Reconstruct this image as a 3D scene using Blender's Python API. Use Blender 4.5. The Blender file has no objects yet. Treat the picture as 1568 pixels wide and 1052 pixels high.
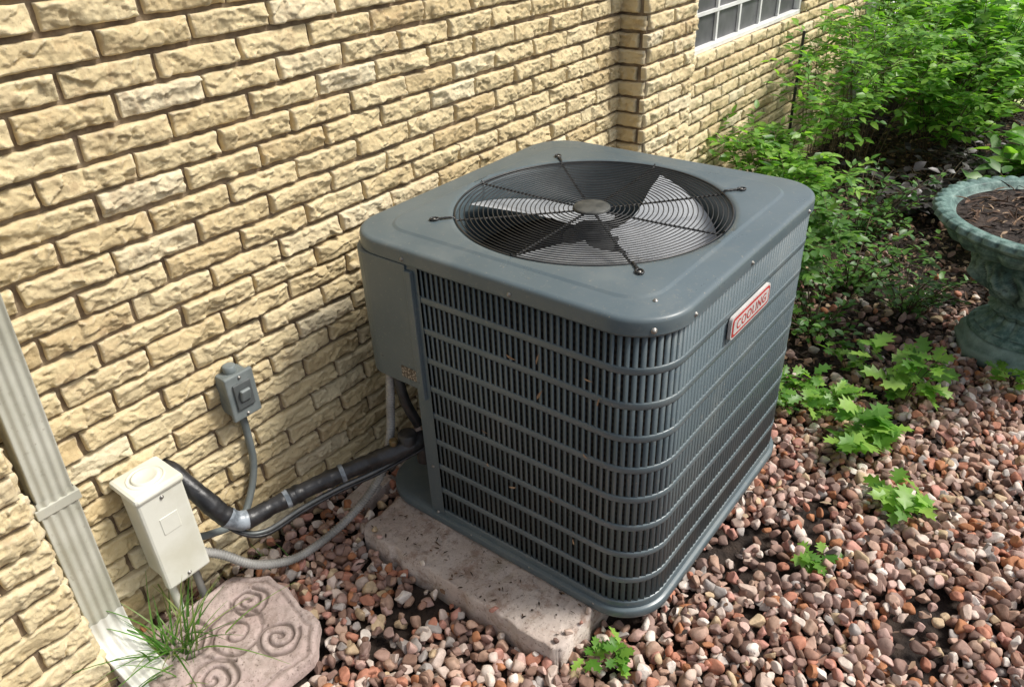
import bpy, math, random
import numpy as np
from mathutils import Vector, Matrix
random.seed(7); rng=np.random.default_rng(11)
scn=bpy.context.scene
scn.view_settings.view_transform='Standard'
try: scn.view_settings.look='None'
except Exception: pass
scn.view_settings.exposure=0
WX,G,W,H=0.9215,0.182,0.90,0.851      # condenser: x 0..WX, y -G-W..-G
GZ=-0.055                              # mean gravel level

# ---------------------------------------------------------------- helpers
def hsh(i,j,k,s):
    i=i.astype(np.int64).astype(np.uint64);j=j.astype(np.int64).astype(np.uint64);k=k.astype(np.int64).astype(np.uint64)
    n=i*np.uint64(374761393)+j*np.uint64(668265263)+k*np.uint64(2246822519)+np.uint64(s*97531+13)
    n=(n^(n>>np.uint64(13)))*np.uint64(1274126177); n=n^(n>>np.uint64(16)); n=n*np.uint64(2654435761); n=n^(n>>np.uint64(15))
    return (n&np.uint64(0xffffff)).astype(np.float64)/0xffffff
def vnoise(x,y,z,s=0):
    xi=np.floor(x);yi=np.floor(y);zi=np.floor(z)
    fx=x-xi;fy=y-yi;fz=z-zi
    fx=fx*fx*(3-2*fx);fy=fy*fy*(3-2*fy);fz=fz*fz*(3-2*fz)
    o=0
    for a in (0,1):
        for b in (0,1):
            for c in (0,1):
                w=(fx if a else 1-fx)*(fy if b else 1-fy)*(fz if c else 1-fz)
                o=o+w*hsh(xi+a,yi+b,zi+c,s)
    return o
def empty(name,loc=(0,0,0)):
    e=bpy.data.objects.new(name,None); e.location=loc; e.empty_display_size=.1; scn.collection.objects.link(e); return e
def mesh(name,v,f,m=None,parent=None,smooth=False,attrs=None,mi=None):
    me=bpy.data.meshes.new(name)
    v=np.asarray(v,dtype=np.float32)
    if isinstance(f,np.ndarray):
        nf,k=f.shape
        me.vertices.add(len(v)); me.vertices.foreach_set('co',v.ravel())
        me.loops.add(nf*k); me.loops.foreach_set('vertex_index',f.astype(np.int32).ravel())
        me.polygons.add(nf); me.polygons.foreach_set('loop_start',np.arange(0,nf*k,k,dtype=np.int32))
        me.polygons.foreach_set('loop_total',np.full(nf,k,dtype=np.int32))
        me.update(calc_edges=True); me.validate()
    else:
        me.from_pydata(v.tolist(),[],[tuple(int(i) for i in q) for q in f]); me.update()
    if smooth: me.polygons.foreach_set('use_smooth',np.ones(len(me.polygons),dtype=bool))
    if attrs is not None:
        for an,av in attrs.items():
            a=me.attributes.new(an,'FLOAT','POINT'); a.data.foreach_set('value',np.asarray(av,dtype=np.float32))
    ms=m if isinstance(m,(list,tuple)) else ([m] if m else [])
    for q in ms: me.materials.append(q)
    o=bpy.data.objects.new(name,me); scn.collection.objects.link(o)
    if parent: o.parent=parent
    return o
def bev(o,w,seg=2,ang=30):
    b=o.modifiers.new('b','BEVEL'); b.width=w; b.segments=seg; b.limit_method='ANGLE'; b.angle_limit=math.radians(ang); return o
def box(name,a,b,m,parent=None,bw=0,rot=None,top=1.0):
    cx=[(a[i]+b[i])/2 for i in range(3)]; h=[(b[i]-a[i])/2 for i in range(3)]
    v=[]
    for z in (-1,1):
        for x,y in ((-1,-1),(1,-1),(1,1),(-1,1)):
            s=top if z>0 else 1
            p=Vector((x*h[0]*s,y*h[1]*s,z*h[2]))
            if rot: p=rot@p
            v.append((p.x+cx[0],p.y+cx[1],p.z+cx[2]))
    f=[(3,2,1,0),(4,5,6,7),(0,1,5,4),(1,2,6,5),(2,3,7,6),(3,0,4,7)]
    o=mesh(name,v,f,m,parent)
    if bw: bev(o,bw)
    return o
def cr(pts,n=12):
    P=np.array(pts,float); P=np.vstack([2*P[0]-P[1],P,2*P[-1]-P[-2]]); out=[]
    for i in range(1,len(P)-2):
        for t in np.linspace(0,1,n,endpoint=False):
            a,b,c,d=P[i-1],P[i],P[i+1],P[i+2]
            out.append(.5*((2*b)+(-a+c)*t+(2*a-5*b+4*c-d)*t*t+(-a+3*b-3*c+d)*t**3))
    out.append(P[-2]); return np.array(out)
def resample(P,step):
    d=np.r_[0,np.cumsum(np.linalg.norm(np.diff(P,axis=0),axis=1))]; n=max(2,int(d[-1]/step)+1)
    s=np.linspace(0,d[-1],n); return np.stack([np.interp(s,d,P[:,i]) for i in range(3)],1),s
def tubegeo(P,r,n=8,closed=False):
    P=np.asarray(P,float); m=len(P); r=np.broadcast_to(np.asarray(r,float),(m,))
    T=np.gradient(P,axis=0) if not closed else np.roll(P,-1,0)-np.roll(P,1,0)
    T/=np.linalg.norm(T,axis=1)[:,None]+1e-12
    up=np.array([0,0,1.]) if abs(T[0][2])<.9 else np.array([1.,0,0])
    N=np.zeros_like(P); nn=np.cross(T[0],up); nn/=np.linalg.norm(nn)
    for i in range(m):
        nn=nn-T[i]*np.dot(nn,T[i]); nn/=np.linalg.norm(nn)+1e-12; N[i]=nn
    Bn=np.cross(T,N); a=np.linspace(0,2*np.pi,n,endpoint=False)
    V=P[:,None,:]+r[:,None,None]*(np.cos(a)[None,:,None]*N[:,None,:]+np.sin(a)[None,:,None]*Bn[:,None,:])
    V=V.reshape(-1,3); mm=m if closed else m-1
    i=np.arange(mm)[:,None]; j=np.arange(n)[None,:]; i2=(i+1)%m; j2=(j+1)%n
    F=np.stack([i*n+j,i2*n+j,i2*n+j2,i*n+j2],-1).reshape(-1,4)
    return V,F
class Acc:
    def __init__(s): s.v=[];s.f=[];s.n=0;s.a=[]
    def add(s,V,F,a=0.0):
        V=np.asarray(V,float);s.v.append(V); s.f.append(np.asarray(F)+s.n); s.n+=len(V); s.a.append(np.full(len(V),a) if np.isscalar(a) else a)
    def obj(s,name,m,parent=None,smooth=True):
        return mesh(name,np.vstack(s.v),np.vstack(s.f),m,parent,smooth,{'rnd':np.concatenate(s.a)})
def boxgeo(c,h,ax=None):
    v=np.array([[x,y,z] for z in (-1,1) for x,y in ((-1,-1),(1,-1),(1,1),(-1,1))],float)*np.array(h)
    if ax is not None: v=v@np.array(ax)
    return v+np.array(c),np.array([(3,2,1,0),(4,5,6,7),(0,1,5,4),(1,2,6,5),(2,3,7,6),(3,0,4,7)])
def lathe(name,prof,c,n,m,parent=None,disp=None,smooth=True):
    a=np.linspace(0,2*np.pi,n,endpoint=False); V=[]
    for k,(r,z) in enumerate(prof):
        rr=np.full(n,r); zz=np.full(n,z)
        if disp: rr,zz=disp(k,a,rr,zz)
        V.append(np.stack([c[0]+rr*np.cos(a),c[1]+rr*np.sin(a),c[2]+zz],1))
    V=np.vstack(V); i=np.arange(len(prof)-1)[:,None]; j=np.arange(n)[None,:]; j2=(j+1)%n
    F=np.stack([i*n+j,i*n+j2,(i+1)*n+j2,(i+1)*n+j],-1).reshape(-1,4)
    return mesh(name,V,F,m,parent,smooth)

# ---------------------------------------------------------------- materials
def nt(name):
    m=bpy.data.materials.new(name); m.use_nodes=True; t=m.node_tree; t.nodes.clear()
    o=t.nodes.new('ShaderNodeOutputMaterial'); p=t.nodes.new('ShaderNodeBsdfPrincipled'); t.links.new(p.outputs[0],o.inputs[0])
    return m,t,p,o
def ramp(t,stops,fac=None,interp='LINEAR'):
    r=t.nodes.new('ShaderNodeValToRGB'); r.color_ramp.interpolation=interp; e=r.color_ramp.elements
    while len(e)<len(stops): e.new(0.5)
    for i,(p,c) in enumerate(stops):
        e[i].position=p; e[i].color=(c[0],c[1],c[2],1) if not np.isscalar(c) else (c,c,c,1)
    if fac is not None: t.links.new(fac,r.inputs[0])
    return r
def noise(t,scale,detail=4,rough=.55,co=None,vec=None):
    n=t.nodes.new('ShaderNodeTexNoise'); n.inputs['Scale'].default_value=scale; n.inputs['Detail'].default_value=detail; n.inputs['Roughness'].default_value=rough
    if vec is None:
        c=t.nodes.new('ShaderNodeTexCoord'); vec=c.outputs['Object']
    t.links.new(vec,n.inputs['Vector']); return n
def mix(t,fac,a,b,mode='MIX'):
    n=t.nodes.new('ShaderNodeMix'); n.data_type='RGBA'; n.blend_type=mode
    for s,x in ((0,fac),(6,a),(7,b)):
        if isinstance(x,bpy.types.NodeSocket): t.links.new(x,n.inputs[s])
        else: n.inputs[s].default_value=x if s==0 else ((x[0],x[1],x[2],1) if not np.isscalar(x) else (x,x,x,1))
    return n.outputs[2]
def bump(t,h,strength,dist,p):
    b=t.nodes.new('ShaderNodeBump'); b.inputs['Strength'].default_value=strength; b.inputs['Distance'].default_value=dist
    t.links.new(h,b.inputs['Height']); t.links.new(b.outputs[0],p.inputs['Normal']); return b
def simple(name,c1,c2,rough=.5,metal=0,ns=12,lo=.4,hi=.65,bs=0,bscale=60,bd=.002,det=5):
    m,t,p,o=nt(name); n=noise(t,ns,det); r=ramp(t,[(lo,c1),(hi,c2)],n.outputs[0]); t.links.new(r.outputs[0],p.inputs['Base Color'])
    p.inputs['Roughness'].default_value=rough; p.inputs['Metallic'].default_value=metal
    if bs: b=noise(t,bscale,6); bump(t,b.outputs[0],bs,bd,p)
    return m
def attr(t,n='rnd'):
    a=t.nodes.new('ShaderNodeAttribute'); a.attribute_name=n; return a.outputs['Fac']

def m_brick():
    m,t,p,o=nt('rockface_brick')
    base=ramp(t,[(0,(.56,.44,.25)),(.3,(.63,.515,.305)),(.7,(.68,.57,.355)),(1,(.72,.63,.44))],attr(t))
    n1=noise(t,8,6,.6); c=mix(t,.5,base.outputs[0],ramp(t,[(.35,(.86,.80,.71)),(.6,(1.05,1.04,1.0))],n1.outputs[0]).outputs[0],'MULTIPLY')
    n2=noise(t,1.7,5,.6); n3=noise(t,26,6,.72)
    mm=t.nodes.new('ShaderNodeMath'); mm.operation='MULTIPLY'
    t.links.new(ramp(t,[(.48,.08),(.66,.8)],n2.outputs[0]).outputs[0],mm.inputs[0]); t.links.new(ramp(t,[(.48,0.),(.64,.8)],n3.outputs[0]).outputs[0],mm.inputs[1])
    c=mix(t,mm.outputs[0],c,(.33,.21,.115))
    n4=noise(t,170,3,.6); c=mix(t,ramp(t,[(.64,0.),(.72,.5)],n4.outputs[0]).outputs[0],c,(.22,.145,.085))
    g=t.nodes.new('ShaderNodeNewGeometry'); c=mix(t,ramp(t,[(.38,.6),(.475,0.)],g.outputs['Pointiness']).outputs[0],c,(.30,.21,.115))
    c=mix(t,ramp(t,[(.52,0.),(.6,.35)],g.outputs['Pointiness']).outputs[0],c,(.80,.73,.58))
    t.links.new(c,p.inputs['Base Color']); p.inputs['Roughness'].default_value=.9; p.inputs['Specular IOR Level'].default_value=.2
    b=noise(t,130,8,.7); bump(t,b.outputs[0],.7,.004,p); return m
M_BRICK=m_brick()
M_MORTAR=simple('mortar',(.16,.115,.075),(.30,.235,.16),.95,ns=25,bs=.8,bscale=150,bd=.003)
def m_paint():
    m,t,p,o=nt('grey_enamel'); n=noise(t,3,5); r=ramp(t,[(.35,(.082,.112,.126)),(.7,(.110,.142,.156))],n.outputs[0])
    n2=noise(t,55,6,.7); c=mix(t,ramp(t,[(.58,0.),(.76,.40)],n2.outputs[0]).outputs[0],r.outputs[0],(.30,.27,.22))
    n5=noise(t,5,7,.7); c=mix(t,ramp(t,[(.5,0.),(.7,.28)],n5.outputs[0]).outputs[0],c,(.22,.23,.21))
    n6=noise(t,150,2,.5); c=mix(t,ramp(t,[(.70,0.),(.76,.6)],n6.outputs[0]).outputs[0],c,(.33,.29,.22))
    t.links.new(c,p.inputs['Base Color'])
    rr=ramp(t,[(.3,.24),(.7,.46)],n5.outputs[0]); t.links.new(rr.outputs[0],p.inputs['Roughness'])
    b=noise(t,14,3); bump(t,b.outputs[0],.10,.004,p); return m
M_PAINT=m_paint()
M_DARK=simple('dark_interior',(.008,.009,.010),(.022,.022,.022),.7,ns=20)
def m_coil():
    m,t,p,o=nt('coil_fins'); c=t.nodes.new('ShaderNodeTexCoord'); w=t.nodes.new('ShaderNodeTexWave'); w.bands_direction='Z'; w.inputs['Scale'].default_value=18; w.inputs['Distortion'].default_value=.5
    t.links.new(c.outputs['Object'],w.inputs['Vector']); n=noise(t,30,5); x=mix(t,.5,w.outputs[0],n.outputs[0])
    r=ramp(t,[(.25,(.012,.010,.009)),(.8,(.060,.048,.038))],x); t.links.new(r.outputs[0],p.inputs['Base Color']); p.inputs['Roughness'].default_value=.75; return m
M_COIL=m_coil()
M_WIRE=simple('black_wire',(.012,.013,.014),(.03,.03,.03),.4)
M_BLADE=simple('fan_aluminium',(.40,.42,.44),(.62,.64,.66),.42,.25,ns=6)
M_HUB=simple('hub_cap',(.035,.037,.033),(.08,.08,.07),.6,ns=30)
M_SCREW=simple('zinc_screw',(.22,.21,.19),(.42,.40,.37),.45,.6,ns=80)
M_CREAM=simple('aged_cream_paint',(.64,.63,.52),(.74,.74,.65),.42,ns=7,lo=.35,hi=.55,bs=.12)
M_PVC=simple('grey_pvc',(.15,.175,.175),(.21,.235,.23),.5,ns=15)
M_FLEX=simple('flex_conduit_grey',(.24,.235,.22),(.36,.35,.33),.5,ns=14)
M_BLACK=simple('black_insulation',(.010,.010,.011),(.035,.035,.037),.38,ns=25,bs=.6,bscale=40,bd=.004)
M_TAPE=simple('grey_tape',(.12,.14,.16),(.34,.38,.42),.35,ns=40)
M_WHITE=simple('white_vinyl',(.68,.68,.66),(.8,.8,.78),.45)
M_BLIND=simple('window_screen',(.07,.072,.075),(.13,.13,.135),.5,ns=6)
def m_down():
    m,t,p,o=nt('downspout_paint'); n=noise(t,6,6,.6); r=ramp(t,[(.35,(.38,.375,.30)),(.65,(.52,.515,.44))],n.outputs[0])
    n2=noise(t,70,5,.7); c=mix(t,ramp(t,[(.60,0.),(.72,.6)],n2.outputs[0]).outputs[0],r.outputs[0],(.24,.21,.15))
    t.links.new(c,p.inputs['Base Color']); p.inputs['Roughness'].default_value=.5; return m
M_DOWN=m_down()
def m_slab(name,a,b,d,moss,groove=False):
    m,t,p,o=nt(name); n=noise(t,7,7,.65); r=ramp(t,[(.36,a),(.62,b)],n.outputs[0])
    n2=noise(t,14,8,.75); c=mix(t,ramp(t,[(.48,0.),(.62,.9)],n2.outputs[0]).outputs[0],r.outputs[0],d)
    n3=noise(t,5,4,.6); c=mix(t,ramp(t,[(.55,0.),(.7,.55)],n3.outputs[0]).outputs[0],c,moss)
    n4=noise(t,120,4,.7); c=mix(t,ramp(t,[(.58,0.),(.66,.7)],n4.outputs[0]).outputs[0],c,(.10,.07,.055))
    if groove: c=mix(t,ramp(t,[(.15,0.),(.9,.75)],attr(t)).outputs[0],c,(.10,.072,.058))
    t.links.new(c,p.inputs['Base Color']); p.inputs['Roughness'].default_value=.95; b_=noise(t,70,8,.7); bump(t,b_.outputs[0],.8,.006,p); return m
M_SLAB=m_slab('weathered_concrete',(.46,.37,.32),(.64,.56,.50),(.31,.215,.17),(.25,.22,.14))
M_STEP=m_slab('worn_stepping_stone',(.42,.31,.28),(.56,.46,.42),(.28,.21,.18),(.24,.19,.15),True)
def m_stone():
    m,t,p,o=nt('river_rock'); S=[(.33,.19,.14),(.22,.135,.10),(.42,.28,.21),(.55,.43,.36),(.29,.20,.17),(.40,.18,.09),(.66,.58,.51),(.36,.235,.19),(.17,.11,.09),(.47,.32,.25),(.58,.48,.42),(.46,.21,.14),(.31,.215,.185),(.54,.37,.32),(.42,.29,.22),(.74,.68,.62),(.25,.16,.13),(.48,.25,.20),(.36,.33,.31),(.52,.40,.26)]
    r=ramp(t,[(i/len(S),c) for i,c in enumerate(S)],attr(t),'CONSTANT'); n=noise(t,45,6,.65)
    c=mix(t,.8,r.outputs[0],ramp(t,[(.3,(.66,.62,.59)),(.7,(1.25,1.22,1.2))],n.outputs[0]).outputs[0],'MULTIPLY')
    t.links.new(c,p.inputs['Base Color']); p.inputs['Roughness'].default_value=.75; p.inputs['Specular IOR Level'].default_value=.3
    b=noise(t,130,5,.6); bump(t,b.outputs[0],.5,.003,p); return m
M_STONE=m_stone()
M_SOIL=simple('dark_soil',(.015,.010,.008),(.060,.040,.029),.95,ns=14,lo=.35,hi=.7,bs=1,bscale=40,bd=.02)
def m_attr(name,stops,rough=.8):
    m,t,p,o=nt(name); r=ramp(t,stops,attr(t)); t.links.new(r.outputs[0],p.inputs['Base Color']); p.inputs['Roughness'].default_value=rough; return m
M_LITTER=m_attr('leaf_litter_mix',[(0,(.02,.012,.009)),(.42,(.06,.034,.022)),(.72,(.14,.08,.048)),(.9,(.27,.17,.10)),(1,(.42,.31,.20))])
def m_leaf(name,stops,trans=.35,rough=.42):
    m,t,p,o=nt(name); r=ramp(t,stops,attr(t)); n=noise(t,18,3); c=mix(t,.5,r.outputs[0],ramp(t,[(.3,.6),(.7,1.3)],n.outputs[0]).outputs[0],'MULTIPLY')
    t.links.new(c,p.inputs['Base Color']); p.inputs['Roughness'].default_value=rough
    tr=t.nodes.new('ShaderNodeBsdfTranslucent'); t.links.new(mix(t,1,c,(1.3,1.5,.6),'MULTIPLY'),tr.inputs[0])
    ms=t.nodes.new('ShaderNodeMixShader'); ms.inputs[0].default_value=trans; t.links.new(p.outputs[0],ms.inputs[1]); t.links.new(tr.outputs[0],ms.inputs[2]); t.links.new(ms.outputs[0],o.inputs[0]); return m
M_LEAF=m_leaf('garden_leaf',[(0,(.03,.09,.02)),(.5,(.07,.18,.035)),(1,(.15,.30,.055))])
M_LEAFB=m_leaf('bright_leaf',[(0,(.07,.20,.025)),(.5,(.17,.36,.05)),(1,(.34,.55,.11))],.45)
M_LEAFY=m_leaf('sunlit_leaf',[(0,(.22,.42,.06)),(.5,(.44,.66,.16)),(1,(.70,.82,.36))],.5)  # far sunlight is put into these paler, yellower leaf greens
M_LEAFP=m_leaf('purple_leaf',[(0,(.02,.018,.02)),(.6,(.05,.042,.045)),(1,(.10,.085,.09))],.15)
M_STEM=simple('stem_bark',(.07,.05,.03),(.13,.10,.05),.8)
M_GRASS=m_leaf('grass_blade',[(0,(.05,.14,.02)),(.6,(.12,.27,.045)),(1,(.32,.36,.14))],.4)
M_LAWN=simple('sunlit_lawn_turf',(.52,.66,.20),(.78,.84,.46),.9,ns=9,bs=.8,bscale=60,bd=.02)  # turf colour raised so the far sunlight is painted in
M_PALE=simple('glare_white',(.76,.75,.70),(.84,.83,.79),.9,ns=3)  # near-white that paints the overexposed brightness of the background

# ---------------------------------------------------------------- brick walls
Z0=1.30-.0615*26; PITCH=.0615; LB=.203
def bricks(name,org,ud,nd,ulen,rows,nu,nv,parent,phase=0.,z0=Z0,amp=1.0,seed=1,r0=0,Lb=LB):
    r=np.random.default_rng(seed); cells=[]
    for k in range(r0,rows):
        off=phase+(0 if k%2 else Lb/2)+r.uniform(-.004,.004); off=off%Lb; u=off-Lb
        while u<ulen:
            a=max(u,0);b=min(u+Lb,ulen)
            if b-a>.03: cells.append((a+.0058 if a>0 else a,b-.0058 if b<ulen else b,z0+k*PITCH+.0060,z0+(k+1)*PITCH-.0060))
            u+=Lb
    C=np.array(cells); B=len(C); C[:,2:]+=r.normal(0,.0009,(B,1)); C[:,0]+=r.normal(0,.0014,B); C[:,3]+=r.normal(0,.0006,B)
    gu=np.linspace(0,1,nu); gv=np.linspace(0,1,nv)
    U=(C[:,0,None,None]+(C[:,1]-C[:,0])[:,None,None]*gu[None,None,:])+np.zeros((B,nv,1))
    V=(C[:,2,None,None]+(C[:,3]-C[:,2])[:,None,None]*gv[None,:,None])+np.zeros((B,1,nu))
    cu=((C[:,0]+C[:,1])/2)[:,None,None]; cv=((C[:,2]+C[:,3])/2)[:,None,None]
    Zs=np.zeros_like(U)+seed
    wu=(vnoise(U*45,V*45,Zs,seed+31)-.5)*.018; wv=(vnoise(U*45,V*45,Zs,seed+32)-.5)*.014
    du=U-cu+wu; dv=V-cv+wv
    env=None
    for i in range(4):
        a=r.uniform(-.07,.07,(B,1,1)); b=r.uniform(-.22,.22,(B,1,1)); c=r.uniform(.011,.017,(B,1,1)); q=c+a*du+b*dv; env=q if env is None else np.minimum(env,q)
    def chips(K,cs,sa,sb):
        best=np.full(U.shape,1e9); h=np.zeros(U.shape)
        for i in range(K):
            su=r.uniform(-.5,.5,(B,1,1))*(C[:,1]-C[:,0])[:,None,None]; sv=r.uniform(-.5,.5,(B,1,1))*.05
            d=((du-su)/1.5)**2+(dv-sv)**2; v=r.normal(0,cs,(B,1,1))+r.uniform(-sa,sa,(B,1,1))*(du-su)+r.uniform(-sb,sb,(B,1,1))*(dv-sv)
            h=np.where(d<best,v,h); best=np.minimum(best,d)
        return h
    h=env+.006+chips(11,.0015,.12,.24)+chips(46,.0011,.16,.24)
    n1=vnoise(U*60,V*70,Zs,seed); n2=vnoise(U*170,V*170,Zs,seed+5)
    h=h+(n1-.5)*.0022+(n2-.5)*.0022
    h=np.clip(h,.008,.028)*amp
    eu=np.minimum(U-C[:,0,None,None],C[:,1,None,None]-U); ev=np.minimum(V-C[:,2,None,None],C[:,3,None,None]-V)
    e=np.minimum(eu,ev)+(n1-.5)*.004; e=np.clip(e/.0045,0,1); h=.008+(h-.008)*(.45+.55*e*(2-e))
    h=np.maximum(h,.006)
    wob=(vnoise(U*60,V*60,Zs,seed+20)-.5)*.0035; U2=U+wob*(eu<.012); V2=V+wob*(ev<.009)
    def pad(A): return np.pad(A,((0,0),(1,1),(1,1)),'edge')
    U2=pad(U2);V2=pad(V2);h=pad(h); h[:,0,:]=h[:,-1,:]=-.008; h[:,:,0]=h[:,:,-1]=-.008
    org=np.array(org);ud=np.array(ud);nd=np.array(nd)
    P=org+U2[...,None]*ud+h[...,None]*nd; P[...,2]+=V2
    nV,nU=nv+2,nu+2; idx=np.arange(B*nV*nU).reshape(B,nV,nU)
    F=np.stack([idx[:,:-1,:-1],idx[:,:-1,1:],idx[:,1:,1:],idx[:,1:,:-1]],-1).reshape(-1,4)
    if np.dot(np.cross(ud,[0,0,1]),nd)<0: F=F[:,::-1]
    rn=np.clip(r.normal(.5,.27,B),0,1); return mesh(name,P.reshape(-1,3),F.copy(),M_BRICK,parent,True,{'rnd':np.repeat(rn,nV*nU)})
house=empty('brick_house')
PD=.12
XL,XR=-.845,1.64
XE=4.75
bricks('wall_bricks',(XL,0,0),(1,0,0),(0,-1,0),XR-XL,34,56,18,house,phase=(-.264-XL),seed=2)
bricks('near_pilaster_bricks',(-1.8,-PD,0),(1,0,0),(0,-1,0),1.8+XL+.012,34,44,16,house,phase=.05,seed=3)
bricks('near_pilaster_return',(XL,-PD,0),(0,1,0),(1,0,0),PD-.01,34,14,12,house,phase=.07,seed=4)
bricks('far_pilaster_return',(XR,0,0),(0,-1,0),(-1,0,0),PD+.0,34,16,12,house,phase=.1,seed=5)
bricks('far_pilaster_bricks',(XR-.012,-PD,0),(1,0,0),(0,-1,0),.42,34,30,12,house,phase=.12,seed=6)
bricks('window_wall_bricks',(2.05,-.07,0),(1,0,0),(0,-1,0),XE-2.05,19,22,9,house,phase=.03,seed=7)
box('mortar_wall',(-1.9,0,-.5),(XR,.2,1.80),M_MORTAR,house)
box('mortar_near_pilaster',(-1.9,-PD,-.5),(XL,-.001,1.801),M_MORTAR,house)
box('mortar_far_pilaster',(XR,-PD,-.5),(2.05,.2,1.802),M_MORTAR,house)
box('mortar_window_wall',(2.05,-.07,-.5),(XE,.2,.862),M_MORTAR,house)
bricks('window_jamb_bricks',(2.05,-.07,0),(1,0,0),(0,-1,0),.10,34,8,9,house,phase=.03,seed=8,r0=19)
box('mortar_jamb',(2.05,-.07,.862),(2.16,.2,1.80),M_MORTAR,house)
bricks('window_far_jamb_bricks',(3.50,-.07,0),(1,0,0),(0,-1,0),XE-3.5,34,20,9,house,phase=.03,seed=9,r0=19)
box('mortar_far_jamb',(3.50,-.07,.862),(XE,.2,1.80),M_MORTAR,house)
wx0,wx1,wz=2.16,3.50,.865
box('window_glass',(wx0+.03,-.035,wz+.02),(wx1-.03,-.025,1.79),M_BLIND,house)
for a,b in (((wx0,-.068,wz),(wx1,.0,wz+.024)),((wx0,-.067,wz+.024),(wx0+.030,0,1.79)),((wx1-.030,-.067,wz+.024),(wx1,0,1.79))):
    box('window_frame',a,b,M_WHITE,house,.004)
for i in range(1,5):
    x=wx0+.03+(wx1-wx0-.06)*i/5; box('window_muntin',(x-.009,-.048,wz+.024),(x+.009,-.0355,1.79),M_WHITE,house)
for i in range(1,5):
    z=wz+.05+.2*i-.09; box('window_muntin',(wx0+.030,-.050,z-.007),(wx1-.030,-.0357,z+.007),M_WHITE,house)
box('corner_trim_post',(XE,-.12,-.1),(XE+.13,.0,1.85),M_WHITE,house,.004)

# ---------------------------------------------------------------- condenser
ac=empty('air_conditioner_unit',(WX/2,-G-W/2,0)); acinv=(WX/2,-G-W/2,0)
def P_(o):
    o.location=(-acinv[0],-acinv[1],0); return o
CX,CY=WX/2,-G-W/2
def rsq(th,hx,hy,r):
    c,s=np.cos(th),np.sin(th); lo=np.zeros_like(th); hi=np.full_like(th,1.5)
    for _ in range(40):
        md=(lo+hi)/2; x=np.abs(md*c)-(hx-r); y=np.abs(md*s)-(hy-r)
        d=np.hypot(np.maximum(x,0),np.maximum(y,0))+np.minimum(np.maximum(x,y),0)-r
        lo=np.where(d<0,md,lo); hi=np.where(d<0,hi,md)
    return lo
NT=360; th=np.linspace(0,2*np.pi,NT,endpoint=False)
hx,hy=WX/2,W/2; CR=.125
def loft(name,loops,m,parent,cap=False,smooth=True):
    V=[];
    for (rad,z) in loops:
        rad=np.broadcast_to(rad,(NT,)); V.append(np.stack([CX+rad*np.cos(th),CY+rad*np.sin(th),np.broadcast_to(z,(NT,))],1))
    V=np.vstack(V); i=np.arange(len(loops)-1)[:,None]; j=np.arange(NT)[None,:]; j2=(j+1)%NT
    F=np.stack([i*NT+j,i*NT+j2,(i+1)*NT+j2,(i+1)*NT+j],-1).reshape(-1,4)[:,::-1].copy()
    return P_(mesh(name,V,F,m,parent,smooth))
RF=.357
o=lambda ins,r=CR: rsq(th,hx-ins,hy-ins,max(r-ins,.02))
lid=loft('top_cover',[(RF-.018,H-.16),(RF-.016,H-.05),(RF-.010,H-.016),(RF-.004,H-.003),(RF+.003,H+.003),(RF+.014,H+.003),
   (o(.080,.155),H+.0042),(o(.077,.155),H+.0038),(o(.0715,.155),H+.0004),(o(.069,.155),H),(o(.014),H-.001),(o(.006),H-.0022),(o(.002),H-.006),(o(0),H-.011),(o(0),H-.028),(o(-.001),H-.037),(o(.001),H-.039),(o(.012),H-.039)],M_PAINT,ac)
m_=lid.modifiers.new('e','EDGE_SPLIT'); m_.split_angle=math.radians(50)
def perim(ins,r):
    x0,x1,y0,y1=ins,WX-ins,-G-W+ins,-G-ins; r=r-ins; pts=[]
    def arc(cx,cy,a0,a1):
        for a in np.linspace(a0,a1,24): pts.append((cx+r*math.cos(a),cy+r*math.sin(a)))
    pts.append((x0,-.395)); arc(x0+r,y0+r,math.pi,1.5*math.pi); arc(x1-r,y0+r,1.5*math.pi,2*math.pi); arc(x1-r,y1-r,0,.5*math.pi)
    pts.append((.26,y1)); return np.array(pts)
def sample(P,n=None,step=None,start=0,end=None):
    d=np.r_[0,np.cumsum(np.linalg.norm(np.diff(P,axis=0),axis=1))]; e=d[-1] if end is None else end
    s=np.arange(start,e,step) if step else np.linspace(start,e,n)
    p=np.stack([np.interp(s,d,P[:,0]),np.interp(s,d,P[:,1])],1)
    q=np.stack([np.interp(s+.002,d,P[:,0]),np.interp(s+.002,d,P[:,1])],1)-np.stack([np.interp(s-.002,d,P[:,0]),np.interp(s-.002,d,P[:,1])],1)
    q/=np.linalg.norm(q,axis=1)[:,None]; return p,q,np.stack([q[:,1],-q[:,0]],1),s,d[-1]
def strip(name,ins,z0,z1,th_,m,n=260,start=0,end=None,flare=0):
    p,q,nn,s,L=sample(perim(ins,CR),n=n,start=start,end=end)
    out=nn*(-1 if np.dot(nn[0],[-1,0])<0 else 1)
    prof=[(-th_,z0),(0.+flare,z0+.0),(0.001,z0+.003),(0.001,z1-.003),(0,z1),(-th_,z1)]
    V=np.concatenate([np.c_[p+out*d,np.full(len(p),z)] for d,z in prof]); k=len(p)
    F=[]
    for i in range(len(prof)-1):
        j=np.arange(k-1); F.append(np.stack([i*k+j,i*k+j+1,(i+1)*k+j+1,(i+1)*k+j],-1))
    return P_(mesh(name,V,np.vstack(F),m,ac,False))
ZB,ZT=.035,.812; rows=9; rh=(ZT-ZB)/rows
bars=Acc(); p,q,nn,s,L=sample(perim(.010,CR),step=.0163,start=.052)
sg=-1 if np.dot(nn[0],[-1,0])<0 else 1
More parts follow.
